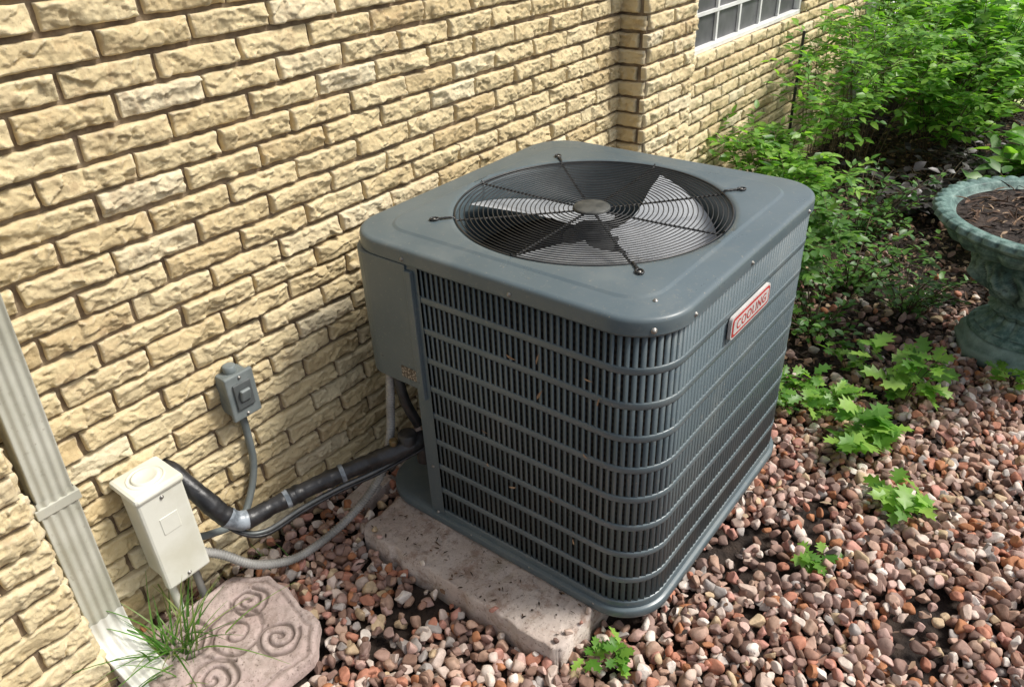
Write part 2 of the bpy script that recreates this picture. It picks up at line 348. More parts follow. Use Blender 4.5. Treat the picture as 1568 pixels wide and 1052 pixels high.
for i in range(len(p)):
    out=nn[i]*sg; a=math.radians(22+random.uniform(-3,3)); t2=q[i]*math.cos(a)+out*math.sin(a); o2=np.array([t2[1],-t2[0]])*sg
    V,F=boxgeo((p[i][0],p[i][1],(ZB+ZT)/2),(.0055,.0014,(ZT-ZB)/2),[[t2[0],t2[1],0],[o2[0],o2[1],0],[0,0,1]]); bars.add(V,F)
P_(bars.obj('louver_bars',M_PAINT,ac,False))
for k in range(1,rows): strip('louver_band',.0065,ZB+k*rh-.0085,ZB+k*rh+.0085,.004,M_PAINT)
strip('top_rail',.0062,ZT-.006,H-.03,.006,M_PAINT)
strip('base_rail',.0058,.012,ZB+.012,.006,M_PAINT)
strip('corner_post',.0045,.01,H-.035,.02,M_PAINT,n=8,end=.048)
p,q,nn,s,L=sample(perim(.030,CR),n=200); out=nn*sg
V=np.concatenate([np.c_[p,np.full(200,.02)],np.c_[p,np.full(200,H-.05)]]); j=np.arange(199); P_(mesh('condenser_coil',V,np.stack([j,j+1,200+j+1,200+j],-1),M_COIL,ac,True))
pc=[(.006,-.397),(.05,-.385),(.14,-.30),(.20,-.24),(.27,-G-.03)]
V=[(x,y,z) for z in (.01,H-.05) for x,y in pc]; n=len(pc); P_(mesh('service_panel',V,[(i,i+1,n+i+1,n+i) for i in range(n-1)],M_PAINT,ac))
def prism(name,pts,z0,z1,m,parent,bw=.003):
    n=len(pts); V=[(x,y,z0) for x,y in pts]+[(x,y,z1) for x,y in pts]; F=[tuple(range(n))[::-1],tuple(range(n,2*n))]+[(i,(i+1)%n,n+(i+1)%n,n+i) for i in range(n)]
    o=mesh(name,V,F,m,parent); bev(o,bw) if bw else None; return o
cbr=.07
ar=[(-.002+cbr-cbr*math.cos(a),-G-.020-cbr+cbr*math.sin(a)) for a in np.linspace(0,math.pi/2,9)]
P_(prism('control_box_cover',[(-.002,-.408)]+ar+[(.21,-G-.020),(.21,-.30)],.455,H-.040,M_PAINT,ac))
P_(box('control_box_flange',(-.008,-.430,.430),(.004,-.408,H-.052),M_PAINT,ac,.002))
P_(box('rating_plate',(-.0035,-.405,.478),(-.0022,-.352,.512),simple('rating_label',(.07,.05,.035),(.40,.36,.30),.5,ns=220,lo=.5,hi=.6),ac))
loft('base_pan',[(0.02,.004),(o(.03),.004),(o(-.004),.0),(o(-.006),.004),(o(-.006),.022),(o(-.003),.026),(o(.02),.026),(.02,.03)][::-1],M_PAINT,ac,smooth=False)
loft('fan_shroud',[(RF-.012,H-.05),(RF-.012,H-.2),(RF+.02,H-.3),(.40,.05),(.02,.04)][::-1],M_DARK,ac)
g=Acc(); nr=26
def gz(r): return H+.001-.006*(1-(r/.355)**2)
for i in range(nr):
    r=.048+i*(.352-.048)/(nr-1); a=np.linspace(0,2*np.pi,120,endpoint=False)
    V,F=tubegeo(np.stack([CX+r*np.cos(a),CY+r*np.sin(a),np.full(120,gz(r))],1),.0015 if i<nr-1 else .0028,5,True); g.add(V,F)
for i in range(8):
    a=math.radians(45*i-45+2)
    rr=np.linspace(.03,.395 if i%2==0 else .356,40)
    for k in (-1,1):
        off=.0028*np.sin(rr*260+k*math.pi/2)
        P=np.stack([CX+rr*math.cos(a)-off*math.sin(a),CY+rr*math.sin(a)+off*math.cos(a),np.array([gz(min(x,.356)) for x in rr])-.0035+(rr>.35)*.0095],1)
        V,F=tubegeo(P,.0021,6); g.add(V,F)
    if i%2==0:
        r=.404; V,F=tubegeo(np.array([[CX+(r+.011*math.cos(b))*math.cos(a)-.008*math.sin(b)*math.sin(a),CY+(r+.011*math.cos(b))*math.sin(a)+.008*math.sin(b)*math.cos(a),H+.007] for b in np.linspace(0,2*np.pi,16,endpoint=False)]),.0026,6,True); g.add(V,F)
P_(g.obj('fan_guard',M_WIRE,ac))
def cyl(name,c,r,h,m,parent,n=40,dome=0):
    prof=[(.0005,h+dome),(r*.6,h+dome*.7),(r*.93,h),(r,h-.002),(r,0)]
    return lathe(name,prof,c,n,m,parent)
P_(cyl('guard_hub_disc',(CX,CY,gz(0)),.048,.006,M_HUB,ac,dome=.003))
P_(cyl('fan_motor',(CX,CY,H-.24),.075,.16,M_DARK,ac))
P_(cyl('blade_hub',(CX,CY,H-.085),.045,.03,M_DARK,ac))
bl=Acc()
for k in range(3):
    a0=math.radians(-66+120*k); nr_,na=14,18; V=[]
    for i in range(nr_):
        r=.05+(.325-.05)*i/(nr_-1); wd=math.radians(30+34*math.sin(min(1,i/(nr_-1)*1.15)*math.pi*.55))
        for j in range(na):
            u=j/(na-1)-.5; a=a0+u*wd*1.5+.25*(i/(nr_-1)); z=H-.080+u*wd*r*.38+.01*(u*u)
            V.append((CX+r*math.cos(a),CY+r*math.sin(a),z))
    F=[(i*na+j,i*na+j+1,(i+1)*na+j+1,(i+1)*na+j) for i in range(nr_-1) for j in range(na-1)]; bl.add(V,F)
P_(bl.obj('fan_blades',M_BLADE,ac))
sc=Acc()
def screw(x,y,z,n,s=.72):
    n=np.array(n,float); up=np.array([0,0,1.]) if abs(n[2])<.9 else np.array([1.,0,0]); a=np.cross(n,up); a/=np.linalg.norm(a); b=np.cross(n,a); c=np.array([x,y,z])
    pts=[(.0075,0),(.0075,.0015),(.0045,.002),(.0045,.0055),(.0003,.006)]; m=10; V=[]
    for r,h in pts:
        for t in range(m): w=2*math.pi*t/m; V.append(c+s*(n*h+a*r*math.cos(w)+b*r*math.sin(w)))
    F=[(i*m+t,i*m+(t+1)%m,(i+1)*m+(t+1)%m,(i+1)*m+t) for i in range(4) for t in range(m)]; sc.add(V,F)
zs=H-.027
for y in (-.40,-.72): screw(0,y,zs,(-1,0,0))
for x in (.14,.42,.78): screw(x,-G-W,zs,(0,-1,0))
c45=.7071; screw(CR-CR*c45,-G-W+CR-CR*c45,zs,(-c45,-c45,0),.9); screw(WX-CR+CR*c45,-G-W+CR-CR*c45,zs,(c45,-c45,0))
for r,a in ((.404,-45),(.404,45),(.404,135),(.404,225)):
    a=math.radians(a+2); screw(CX+r*math.cos(a),CY+r*math.sin(a),H+.004,(0,0,1))
screw(.10,-G-W+.07,H,(0,0,1))
for z in (.03,.2,.44): screw(.003,-.42,z,(-1,0,0))
for y in (-.55,-.75,-.95): screw(-.002,y,.02,(-1,0,0))
P_(sc.obj('screws',M_SCREW,ac))
M_RED=simple('badge_red',(.42,.03,.03),(.5,.05,.05),.35); M_BW=simple('badge_white',(.52,.50,.48),(.62,.60,.58),.4)
def rrect(cx,cz,w,h,r,y,n=6):
    pts=[]
    for sx,sz,a0 in ((1,1,0),(-1,1,90),(-1,-1,180),(1,-1,270)):
        for a in np.linspace(a0,a0+90,n): pts.append((cx+sx*(w-r)+r*math.cos(math.radians(a)),y,cz+sz*(h-r)+r*math.sin(math.radians(a))))
    return pts
yb=-G-W
def plate(name,w,h,r,y0,y1,m):
    a=rrect(.445,.692,w,h,r,y0); b=rrect(.445,.692,w,h,r,y1); n=len(a)
    P_(mesh(name,a+b,[tuple(range(n,2*n))]+[(i,(i+1)%n,n+(i+1)%n,n+i) for i in range(n)],m,ac))
plate('badge_rim',.112,.029,.012,yb+.004,yb-.004,M_BW); plate('badge_red_field',.107,.0245,.010,yb,yb-.0048,M_RED); plate('badge_white_field',.100,.018,.006,yb,yb-.0054,M_BW)
tc=bpy.data.curves.new('badge_text','FONT'); tc.body='COOLING'; tc.size=.034; tc.align_x='CENTER'; tc.align_y='CENTER'; tc.extrude=.0006; tc.space_character=1.15
to=bpy.data.objects.new('badge_text',tc); scn.collection.objects.link(to); tc.materials.append(M_RED); to.parent=ac; to.location=(.445-acinv[0],yb-.0056-acinv[1],.692); to.rotation_euler=(math.radians(90),0,0)

# ---------------------------------------------------------------- slab & stepping stone
def slabmesh(name,x0,x1,y0,y1,z0,z1,ch,m,relief,step=.006,seed=1):
    xs=np.arange(x0,x1+1e-6,step); ys=np.arange(y0,y1+1e-6,step); X,Y=np.meshgrid(xs,ys)
    cx,cy=(x0+x1)/2,(y0+y1)/2; hx_,hy_=(x1-x0)/2,(y1-y0)/2
    ax=np.abs(X-cx);ay=np.abs(Y-cy); ex=hx_-ax;ey=hy_-ay; s_=np.clip((ch-(ex+ey)),0,ch)/2
    X=X-np.sign(X-cx)*s_;Y=Y-np.sign(Y-cy)*s_
    e=np.minimum(np.minimum(ex,ey),np.maximum((ex+ey-ch)/1.414,0)) if ch>0 else np.minimum(ex,ey)
    X+= (vnoise(X*25,Y*25,X*0,seed)-.5)*.016*(e<.03); Y+=(vnoise(X*25,Y*25,X*0,seed+2)-.5)*.016*(e<.03)
    rl,gv=relief(X-cx,Y-cy,e)
    zz=z1-.008*np.clip(1-e/.012,0,1)**2+(vnoise(X*30,Y*30,X*0,seed+3)-.5)*.003+(vnoise(X*110,Y*110,X*0,seed+4)-.5)*.0018+rl
    zz=np.where(e<=1e-4,z0,zz); ny,nx=X.shape; V=np.stack([X,Y,zz],-1).reshape(-1,3); idx=np.arange(ny*nx).reshape(ny,nx)
    F=np.stack([idx[:-1,:-1],idx[:-1,1:],idx[1:,1:],idx[1:,:-1]],-1).reshape(-1,4); return mesh(name,V,F,m,None,True,{'rnd':np.clip(gv,0,1).ravel()})
slabmesh('concrete_pad',-.160,.70,-.960,-.245,-.11,-.004,.02,M_SLAB,lambda x,y,e:((vnoise(x*6,y*6,x*0,4)-.5)*.008-np.clip(.35-vnoise(x*40,y*40,x*0,14),0,1)*.012,x*0),.005)
def rel(x,y,e):
    g_=np.zeros_like(x)
    wx=x+.012*(vnoise(x*22,y*22,x*0,9)-.5); wy=y+.012*(vnoise(x*22,y*22,x*0,10)-.5)
    # carved scrolls: a few spirals and leaf arcs cut into the paver
    for (sx,sy,R,sgn,ph) in ((.02,.02,.075,1,0.),(-.08,-.05,.055,-1,1.5),(.09,-.07,.05,1,3.),(-.06,.09,.05,-1,.5),(.10,.08,.045,1,2.)):
        rx,ry=wx-sx,wy-sy; r=np.hypot(rx,ry); a=np.arctan2(ry,rx)*sgn+ph
        tt=(r/R*2.1-a/(2*np.pi)); d=np.abs(tt-np.round(tt))*R/2.1; m_=(r<R)
        g_=np.maximum(g_,np.exp(-(d/.0042)**2)*m_); g_=np.maximum(g_,np.exp(-((r-R)/.005)**2)*.9*(np.sin(a*1.3)>-.5))
    rim=np.exp(-((e-.022)/.005)**2); g_=np.maximum(g_,rim*.5)
    g_*=np.clip((e-.008)/.008,0,1)*np.clip(.45+1.1*vnoise(x*12,y*12,x*0,13),0,1)
    return -g_*.009+(vnoise(x*45,y*45,x*0,12)-.5)*.005,g_*1.15
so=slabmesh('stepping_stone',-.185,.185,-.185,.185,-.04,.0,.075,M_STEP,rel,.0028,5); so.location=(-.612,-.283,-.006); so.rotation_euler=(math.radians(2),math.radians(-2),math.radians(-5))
bk=box('broken_brick_piece',(-.10,-.17,-.07),(.06,-.10,-.02),M_SLAB,None,.004,Matrix.Rotation(.1,3,'Z'))

# ---------------------------------------------------------------- ground, stones
mesh('ground',[(-60,-60,GZ-.035),(60,-60,GZ-.035),(60,60,GZ-.035),(-60,60,GZ-.035)],[(0,1,2,3)],M_SOIL)
import bmesh
def ico(sub):
    bm=bmesh.new(); bmesh.ops.create_icosphere(bm,subdivisions=sub,radius=1); v=np.array([x.co[:] for x in bm.verts]); f=np.array([[y.index for y in x.verts] for x in bm.faces]); bm.free(); return v,f
iv,iF=ico(3)
temps=[]
for k in range(36):
    v=iv.copy(); r=np.random.default_rng(100+k)
    for _ in range(r.integers(7,12)):
        n=r.normal(size=3); n/=np.linalg.norm(n); d=r.uniform(.42,.80); h=v@n; v-=np.outer(np.clip(h-d,0,None)*.97,n)
    v*=1+.08*(vnoise(iv[:,0]*2.5+k,iv[:,1]*2.5,iv[:,2]*2.5,k)[:,None]-.5)
    v/=np.abs(v).max()*.92
    v*=np.array([1,r.uniform(.62,.95),r.uniform(.48,.8)]); temps.append(v)
temps=np.array(temps)
def gravel(name,pos,size,rnd,seed,m=M_STONE):
    r=np.random.default_rng(seed); n=len(pos); T=temps[r.integers(0,len(temps),n)]
    q=r.normal(size=(n,4)); q[:,1:3]*=.5; q/=np.linalg.norm(q,axis=1)[:,None]; w,x,y,z=q.T
    R_=np.stack([1-2*(y*y+z*z),2*(x*y-z*w),2*(x*z+y*w),2*(x*y+z*w),1-2*(x*x+z*z),2*(y*z-x*w),2*(x*z-y*w),2*(y*z+x*w),1-2*(x*x+y*y)],1).reshape(n,3,3)
    V=np.einsum('nij,nkj->nki',R_,T*size[:,None,None])+pos[:,None,:]; k=len(iv)
    F=(iF[None]+(np.arange(n)*k)[:,None,None]).reshape(-1,3); return mesh(name,V.reshape(-1,3),F,m,None,True,{'rnd':np.repeat(rnd,k)})
def field(x0,x1,y0,y1,sp,r):
    xs=np.arange(x0,x1,sp); ys=np.arange(y0,y1,sp*.87); X,Y=np.meshgrid(xs,ys); X=X+(np.arange(len(ys))%2)[:,None]*sp/2
    P=np.stack([X.ravel(),Y.ravel()],1); return P+r.uniform(-.42,.42,P.shape)*sp
def inpad(P,mg=.0): return (P[:,0]>-.160-mg)&(P[:,0]<.72)&(P[:,1]>-.960-mg)&(P[:,1]<-.245+mg)
def inac(P,mg=.0): return (P[:,0]>0-mg)&(P[:,0]<WX+mg)&(P[:,1]>-G-W-mg)&(P[:,1]<-G+mg)
def instep(P): return (np.abs(P[:,0]+.61)<.192)&(np.abs(P[:,1]+.283)<.192)&(np.abs(P[:,0]+.61)+np.abs(P[:,1]+.283)<.315)
def gdens(P):
    x,y=P[:,0],P[:,1]; nz=vnoise(x*2.2,y*2.2,x*0,31)
    edge=-1.0-.30*np.clip(x-1.0,0,2)+.22*(nz-.5)
    d=np.where(x<.95,1.,np.clip((edge-y)/.22+.5,0.10,1)); d=np.where(x>2.4,np.clip(d-(x-2.4)*.8,.03,1),d)
    holes=vnoise(x*5.5,y*5.5,x*0,44); d=d*np.where(holes>.76,.3,1)
    d=np.where((y>-.10)&(x<.0),d*.5,d); return d
pos=[];sz=[]
for lay,(sp,smin,smax,zz) in enumerate(((.0270,.013,.021,-.014),(.033,.014,.026,.002),(.05,.010,.022,.014))):
    P=field(-1.1,3.2,-2.5,-.01,sp,rng); s_=smin+(smax-smin)*rng.random(len(P))**1.4
    keep=~inpad(P,.006)&~inac(P,-.04)&~instep(P)&(rng.random(len(P))<gdens(P)*(1 if lay<2 else .6))
    keep&=~((P[:,0]<XL+.01)&(P[:,1]>-PD-.01)); keep&=(P[:,1]>-2.1-.35*P[:,0]-.2)
    P=P[keep];s_=s_[keep]
    und=inac(P,.01); z=GZ+zz+(vnoise(P[:,0]*4,P[:,1]*4,P[:,0]*0,50)-.5)*.035+rng.normal(0,.003,len(P)); z=np.where(und,np.minimum(z,GZ+.0),z)
    pos.append(np.c_[P,z]); sz.append(s_)
sp_=np.array([(-.15,-.5),(-.14,-.93),(-.10,-.94),(-.155,-.75),(-.14,-.30),(-.15,-.33),(-.02,-.945),(-.06,-.95)]); pos.append(np.c_[sp_,np.full(len(sp_),.004)]); sz.append(rng.uniform(.007,.014,len(sp_)))
pos=np.vstack(pos); sz=np.concatenate(sz)
gravel('gravel_bed',pos,sz,rng.random(len(pos)),5)

def leafgeo(P,D,Nn,Ln,Wd,rnd,fold=.12,droop=.18,lobed=False):
    P=np.asarray(P,float);D=np.asarray(D,float);Nn=np.asarray(Nn,float)
    D/=np.linalg.norm(D,axis=1)[:,None]+1e-9; S=np.cross(D,Nn); S/=np.linalg.norm(S,axis=1)[:,None]+1e-9; U=np.cross(S,D)
    if not lobed:
        tv=np.array([(0,0),(0,.38),(0,.74),(0,1),(-.5,.32),(-.40,.68),(.5,.32),(.40,.68)])
        f=np.array([(0,6,1),(0,1,4),(1,6,7),(1,7,2),(1,2,5),(1,5,4),(2,7,3),(2,3,5)])
    else:
        L=[(.10,.10),(.48,.26),(.22,.36),(.58,.56),(.26,.62),(.40,.84),(.14,.84)]
        tv=np.array([(0,0),(0,.36),(0,.62),(0,.84),(0,1)]+[(-a,b) for a,b in L]+L)
        f=[]
        for s0,fl in ((5,0),(12,1)):
            tr=[(0,s0,1),(s0,s0+1,1),(s0+1,s0+2,1),(1,s0+2,2),(s0+2,s0+3,2),(s0+3,s0+4,2),(2,s0+4,3),(s0+4,s0+5,3),(s0+5,s0+6,3),(3,s0+6,4)]
            f+=tr if fl else [q[::-1] for q in tr]
        f=np.array(f)
    k=len(tv); x=tv[:,0];y=tv[:,1]
    zz=np.abs(x)*fold-droop*y*y
    V=P[:,None,:]+D[:,None,:]*(y[None,:,None]*Ln[:,None,None])+S[:,None,:]*(x[None,:,None]*Wd[:,None,None])+U[:,None,:]*(zz[None,:,None]*Ln[:,None,None])
    F=(f[None]+(np.arange(len(P))*k)[:,None,None]).reshape(-1,3); return V.reshape(-1,3),F,np.repeat(rnd,k)
def unit(n,r,zs=1.):
    d=r.normal(size=(n,3)); d[:,2]*=zs; return d/np.linalg.norm(d,axis=1)[:,None]
P=field(.9,6.2,-2.6,.0,.024,rng); d=gdens(P); k=(rng.random(len(P))>d*.92)&~inac(P,.02)&(P[:,0]>.93); P=P[k]
P2=field(-1.1,3.2,-2.3,0,.05,rng); P2=P2[~inac(P2,.02)&~instep(P2)&~inpad(P2)]; P2=P2[rng.random(len(P2))<.05+.7*np.clip(vnoise(P2[:,0]*3,P2[:,1]*3,P2[:,0]*0,61)-.5,0,1)]
n=len(P); V,F,A=leafgeo(np.c_[P,GZ-.025+rng.uniform(0,.022,n)],unit(n,rng,.3),unit(n,rng,1)+[0,0,1.6],rng.uniform(.015,.05,n),rng.uniform(.006,.026,n),rng.random(n)**1.2)
lt=Acc(); lt.add(V,F,A); n=len(P2); V,F,A=leafgeo(np.c_[P2,GZ+.016+rng.uniform(0,.012,n)],unit(n,rng,.2),unit(n,rng,1)+[0,0,3],rng.uniform(.012,.042,n),rng.uniform(.004,.018,n),rng.random(n)); lt.add(V,F,A)
P3=np.c_[rng.uniform(-.15,-.01,60),rng.uniform(-.93,-.27,60)]; n=60; V,F,A=leafgeo(np.c_[P3,np.full(n,.003)],unit(n,rng,.05),unit(n,rng,1)*.3+[0,0,3],rng.uniform(.006,.020,n),rng.uniform(.002,.006,n),rng.random(n)*.8); lt.add(V,F,A)
n=11; V,F,A=leafgeo(np.c_[np.full(n,.001),rng.uniform(-.95,-.48,n),rng.uniform(.08,.7,n)],unit(n,rng,1)*[.15,1,1],unit(n,rng,1)*.3-[3,0,0],rng.uniform(.012,.03,n),rng.uniform(.003,.007,n),rng.uniform(.85,1,n)); lt.add(V,F,A)
lt.obj('leaf_litter',M_LITTER,None,False)
mesh('lawn',[(6.0,-12,GZ-.031),(40,-12,GZ-.031),(40,14,GZ-.031),(6.0,14,GZ-.031)],[(0,1,2,3)],M_LAWN)
mesh('glare_sheet',[(8.2,-12,GZ-.027),(16,-12,GZ-.027),(16,14,GZ-.027),(8.6,14,GZ-.027)],[(0,1,2,3)],M_PALE)  # pale sheet added to stand in for blown-out brightness beyond the garden

# ---------------------------------------------------------------- plants
def plant(name,base,nst,hgt,spread,ll,lw,nl,mat,seed,comp=False,up=.55,br=.10,lean=(0,0),stem=.003,start=.25,rlo=0,rhi=1,lobed=False,lw_=None):
    r=np.random.default_rng(seed); st=Acc(); LP=[];LD=[];LN=[]
    for i in range(nst):
        a=r.uniform(0,2*np.pi); b=np.array(base)+np.array([math.cos(a),math.sin(a),0])*spread*.25*r.random(); h=hgt*r.uniform(.6,1.05); sp=spread*r.uniform(.3,1)
        dx,dy=math.cos(a)*sp+lean[0]*h,math.sin(a)*sp+lean[1]*h
        P=cr([b,b+[dx*.25,dy*.25,h*.45],b+[dx*.65,dy*.65,h*.85],b+[dx,dy,h*(.95 if comp else 1)]],6)
        V,F=tubegeo(P,np.linspace(stem,stem*.4,len(P)),5); st.add(V,F)
        for k in range(nl):
            t=start+(1-start)*(k+r.random())/nl; q=P[min(len(P)-1,int(t*(len(P)-1)))]; aa=r.uniform(0,2*np.pi); dd=np.array([math.cos(aa),math.sin(aa),r.uniform(-.1,.7)])
            if not comp: LP.append(q+dd*r.uniform(0,.3)*ll);LD.append(dd);LN.append((r.normal()*.3,r.normal()*.3,1))
            else:
                bl=br*r.uniform(.6,1.3); e=q+dd*bl; V,F=tubegeo(np.array([q,q+dd*bl*.5+[0,0,.01],e]),[stem*.4,stem*.3,stem*.15],4); st.add(V,F)
                for m in range(7):
                    t2=.25+.75*m/6; side=np.array([-dd[1],dd[0],0])*(1 if m%2 else -1); LP.append(q+dd*bl*t2); LD.append(dd*.7+side*(0 if m==6 else 1)+r.normal(size=3)*.2); LN.append((r.normal()*.35,r.normal()*.35,1))
    n=len(LP); e=empty(name,base); rr=rlo+(rhi-rlo)*r.random(n)
    V,F,A=leafgeo(LP,LD,LN,ll*r.uniform(.6,1.2,n),lw*r.uniform(.7,1.15,n),rr,lobed=lobed); L_=Acc(); L_.add(V,F,A)
    for o_ in (L_.obj('leaves',mat,e,False),st.obj('stems',M_STEM,e)): o_.location=(-base[0],-base[1],-base[2])
    return e
gz_=GZ-.03
plant('nandina_shrub',(1.80,-.60,gz_),24,.50,.32,.058,.027,11,M_LEAF,21,True,br=.10,rlo=.4)
plant('nandina_shrub',(2.35,-.48,gz_),24,.62,.36,.058,.027,11,M_LEAFB,22,True,br=.11)
plant('nandina_shrub',(3.0,-.40,gz_),13,1.05,.42,.060,.027,10,M_LEAFB,23,True,br=.14,start=.45)
plant('nandina_shrub',(3.7,-.45,gz_),18,1.15,.42,.060,.029,11,M_LEAFB,53,True,br=.15,start=.4)
plant('nandina_shrub',(4.1,-.80,gz_),26,.85,.50,.07,.034,12,M_LEAFB,24,True,br=.15,start=.3)
plant('low_groundcover',(1.75,-.90,gz_),30,.20,.28,.040,.022,9,M_LEAF,25,start=.1,rlo=.2)
plant('low_groundcover',(2.25,-.90,gz_),36,.26,.36,.045,.025,10,M_LEAF,26,start=.1,rlo=.4)
plant('low_groundcover',(2.15,-1.15,gz_),30,.22,.30,.040,.022,9,M_LEAF,27,start=.1,rlo=.2)
plant('low_groundcover',(2.8,-.75,gz_),36,.30,.40,.05,.026,10,M_LEAF,55,start=.1)
plant('purple_groundcover',(3.4,-.95,gz_),46,.20,.5,.07,.042,10,M_LEAFP,28,start=.05)
plant('purple_groundcover',(4.2,-1.1,gz_),46,.22,.55,.07,.042,10,M_LEAFP,29,start=.05)
plant('leafy_perennial',(3.1,-1.5,gz_),46,.30,.42,.12,.06,10,M_LEAF,30,start=.1,rlo=.2)
plant('leafy_perennial',(3.9,-1.6,gz_),50,.35,.55,.13,.065,12,M_LEAFB,31,start=.1)
plant('leafy_perennial',(2.9,-2.0,gz_),40,.28,.45,.11,.055,10,M_LEAF,56,start=.1)
plant('garden_shrub',(4.8,-.85,gz_),54,1.05,.60,.15,.066,20,M_LEAFB,32,start=.15)
plant('garden_shrub',(5.6,-.9,gz_),50,.85,.60,.15,.066,20,M_LEAFY,33,start=.15)
plant('garden_shrub',(5.3,-.25,gz_),54,1.4,.6,.13,.058,22,M_LEAFB,34,start=.2,rlo=.4)
plant('garden_shrub',(4.9,-1.75,gz_),50,.42,.6,.12,.06,16,M_LEAFB,35,start=.1,rlo=.3)
plant('garden_shrub',(6.9,-.3,gz_),44,.9,.7,.15,.07,18,M_LEAFY,36,start=.15)
plant('garden_shrub',(7.9,.9,gz_),50,1.2,1.0,.16,.07,20,M_LEAFY,38,start=.15)
def weed(x,y,h,sp,n,ll,lw,seed,nl=5,mat=None): plant('broadleaf_weed',(x,y,GZ-.01),n,h,sp,ll,lw,nl,mat or M_LEAFB,seed,start=.3,stem=.0018,lobed=True)
weed(1.42,-1.32,.20,.13,8,.085,.06,41,6); weed(1.22,-1.10,.12,.15,9,.06,.04,42,6); weed(1.08,-1.28,.13,.12,8,.09,.07,43,5)
weed(1.5,-1.12,.10,.12,6,.06,.04,44); weed(.87,-1.45,.06,.08,5,.08,.055,45,4); weed(.53,-1.34,.03,.045,4,.06,.045,46,3); weed(-.075,-1.03,.05,.055,6,.05,.032,47,4)
weed(1.75,-1.62,.12,.10,6,.07,.04,48); weed(1.28,-.98,.10,.10,6,.06,.04,49); weed(1.15,-1.02,.09,.10,6,.05,.03,57)
def tuft(name,c,n,lmin,lmax,seed,w=.004,out=.7,sd=.035):
    r=np.random.default_rng(seed); a=Acc()
    for i in range(n):
        b=np.array(c)+np.r_[r.normal(0,sd,2),0]; an=r.uniform(0,2*np.pi); L_=r.uniform(lmin,lmax); d=np.array([math.cos(an),math.sin(an),0]); s_=np.array([-d[1],d[0],0]); o_=out*r.uniform(.3,1.2); K=9; V=[]
        for k in range(K):
            t=k/(K-1); p_=b+d*L_*o_*t**1.6+np.array([0,0,1])*L_*(t*.95-.55*o_*t*t); ww=w*(1-t**1.8)+.0003; V+= [p_-s_*ww,p_+s_*ww]
        F=[(2*k,2*k+1,2*k+3,2*k+2) for k in range(K-1)]; a.add(V,F,r.random())
    return a.obj(name,M_GRASS,None,True)
tuft('grass_tuft',(-.70,-.185,GZ-.02),85,.12,.34,51,.0028,.85,.024)
tuft('grass_tuft',(-.38,-.10,GZ-.02),14,.04,.10,52,.002)
V,F=tubegeo(np.array([(3.05,-.26,gz_),(3.06,-.25,.5),(3.06,-.25,.85)]),.008,8); mesh('garden_stake',V,F,M_WIRE,None,True)

# ---------------------------------------------------------------- downspout
def ribbed(path,w,d,nr=4):
    sec=[]
    for i in range(nr*6+1):
        u=-1+2*i/(nr*6); sec.append((u*w/2,-d/2-.0025*math.cos(u*nr*math.pi)))
    for i in range(1,9): sec.append((w/2+.0015*math.sin(i/9*math.pi*3),-d/2+d*i/9))
    sec+=[(w/2,d/2),(-w/2,d/2)]
    for i in range(8,0,-1): sec.append((-w/2-.0015*math.sin(i/9*math.pi*3),-d/2+d*i/9))
    P=np.array(path,float); T=np.gradient(P,axis=0); T/=np.linalg.norm(T,axis=1)[:,None]; V=[]
    for i in range(len(P)):
        n_=np.cross(np.array([1.,0,0]),T[i]); n_/=np.linalg.norm(n_)
        sd=np.cross(T[i],n_); 
        for a,b in sec: V.append(P[i]+sd*a+n_*b)
    k=len(sec); F=[(i*k+j,i*k+(j+1)%k,(i+1)*k+(j+1)%k,(i+1)*k+j) for i in range(len(P)-1) for j in range(k)]
    return np.array(V),np.array(F)
ds=empty('downspout',(-.755,-.05,0))
def dso(o): o.location=(.755,.05,0); return o
xd=-.774
V,F=ribbed([(xd+.065,-.052,1.8),(xd+.030,-.052,1.1),(xd,-.052,.47)],.074,.056); dso(mesh('upper_pipe',V,F,M_DOWN,ds,False))
V,F=ribbed([(xd,-.052,.50),(xd-.006,-.052,.3),(xd-.012,-.052,.10)],.079,.061); dso(mesh('lower_pipe',V,F,M_DOWN,ds,False))
xe=xd-.012
pth=cr([(xe,-.052,.125),(xe,-.053,.085),(xe,-.064,.050),(xe,-.095,.020),(xe+.004,-.16,-.020),(xe+.01,-.24,-.065)],5)
V,F=ribbed(pth,.084,.066); dso(mesh('elbow',V,F,simple('elbow_white',(.55,.54,.47),(.72,.72,.68),.45,ns=8),ds,False))
dso(box('strap',(xd-.047,-.086,.46),(xd+.047,-.006,.485),M_DOWN,ds,.002))

# ---------------------------------------------------------------- utility box
jb=empty('utility_box',(-.592,-.1,0))
def jo(o): o.location=(.592,.1,0); return o
jo(box('body',(-.642,-.120,.13),(-.542,-.03,.400),M_CREAM,jb,.006))
jo(box('cover',(-.650,-.136,.118),(-.534,-.112,.408),M_CREAM,jb,.007))
jo(box('lid',(-.654,-.142,.395),(-.530,-.02,.417),M_CREAM,jb,.009))
jo(lathe('lid_knockout',[(.0005,.003),(.022,.003),(.026,.006),(.031,.006),(.033,.0)],(-.592,-.082,.416),40,M_CREAM,jb))
jo(lathe('lid_knockout_ring',[(.038,.0),(.040,.003),(.043,.003),(.045,0)],(-.592,-.082,.4163),40,M_CREAM,jb))
jo(box('cover_label',(-.615,-.1375,.28),(-.57,-.1355,.33),M_CREAM,jb,.001))
for x in (-.622,-.556):
    V,F=tubegeo(np.array([(x,-.075,-.1),(x,-.075,.14)]),.010,12); jo(mesh('leg_pipe',V,F,M_CREAM if x<-.6 else M_FLEX,jb,True))
sc=Acc(); screw(-.592,-.136,.135,(0,-1,0)); screw(-.592,-.136,.385,(0,-1,0)); jo(sc.obj('cover_screws',M_SCREW,jb))
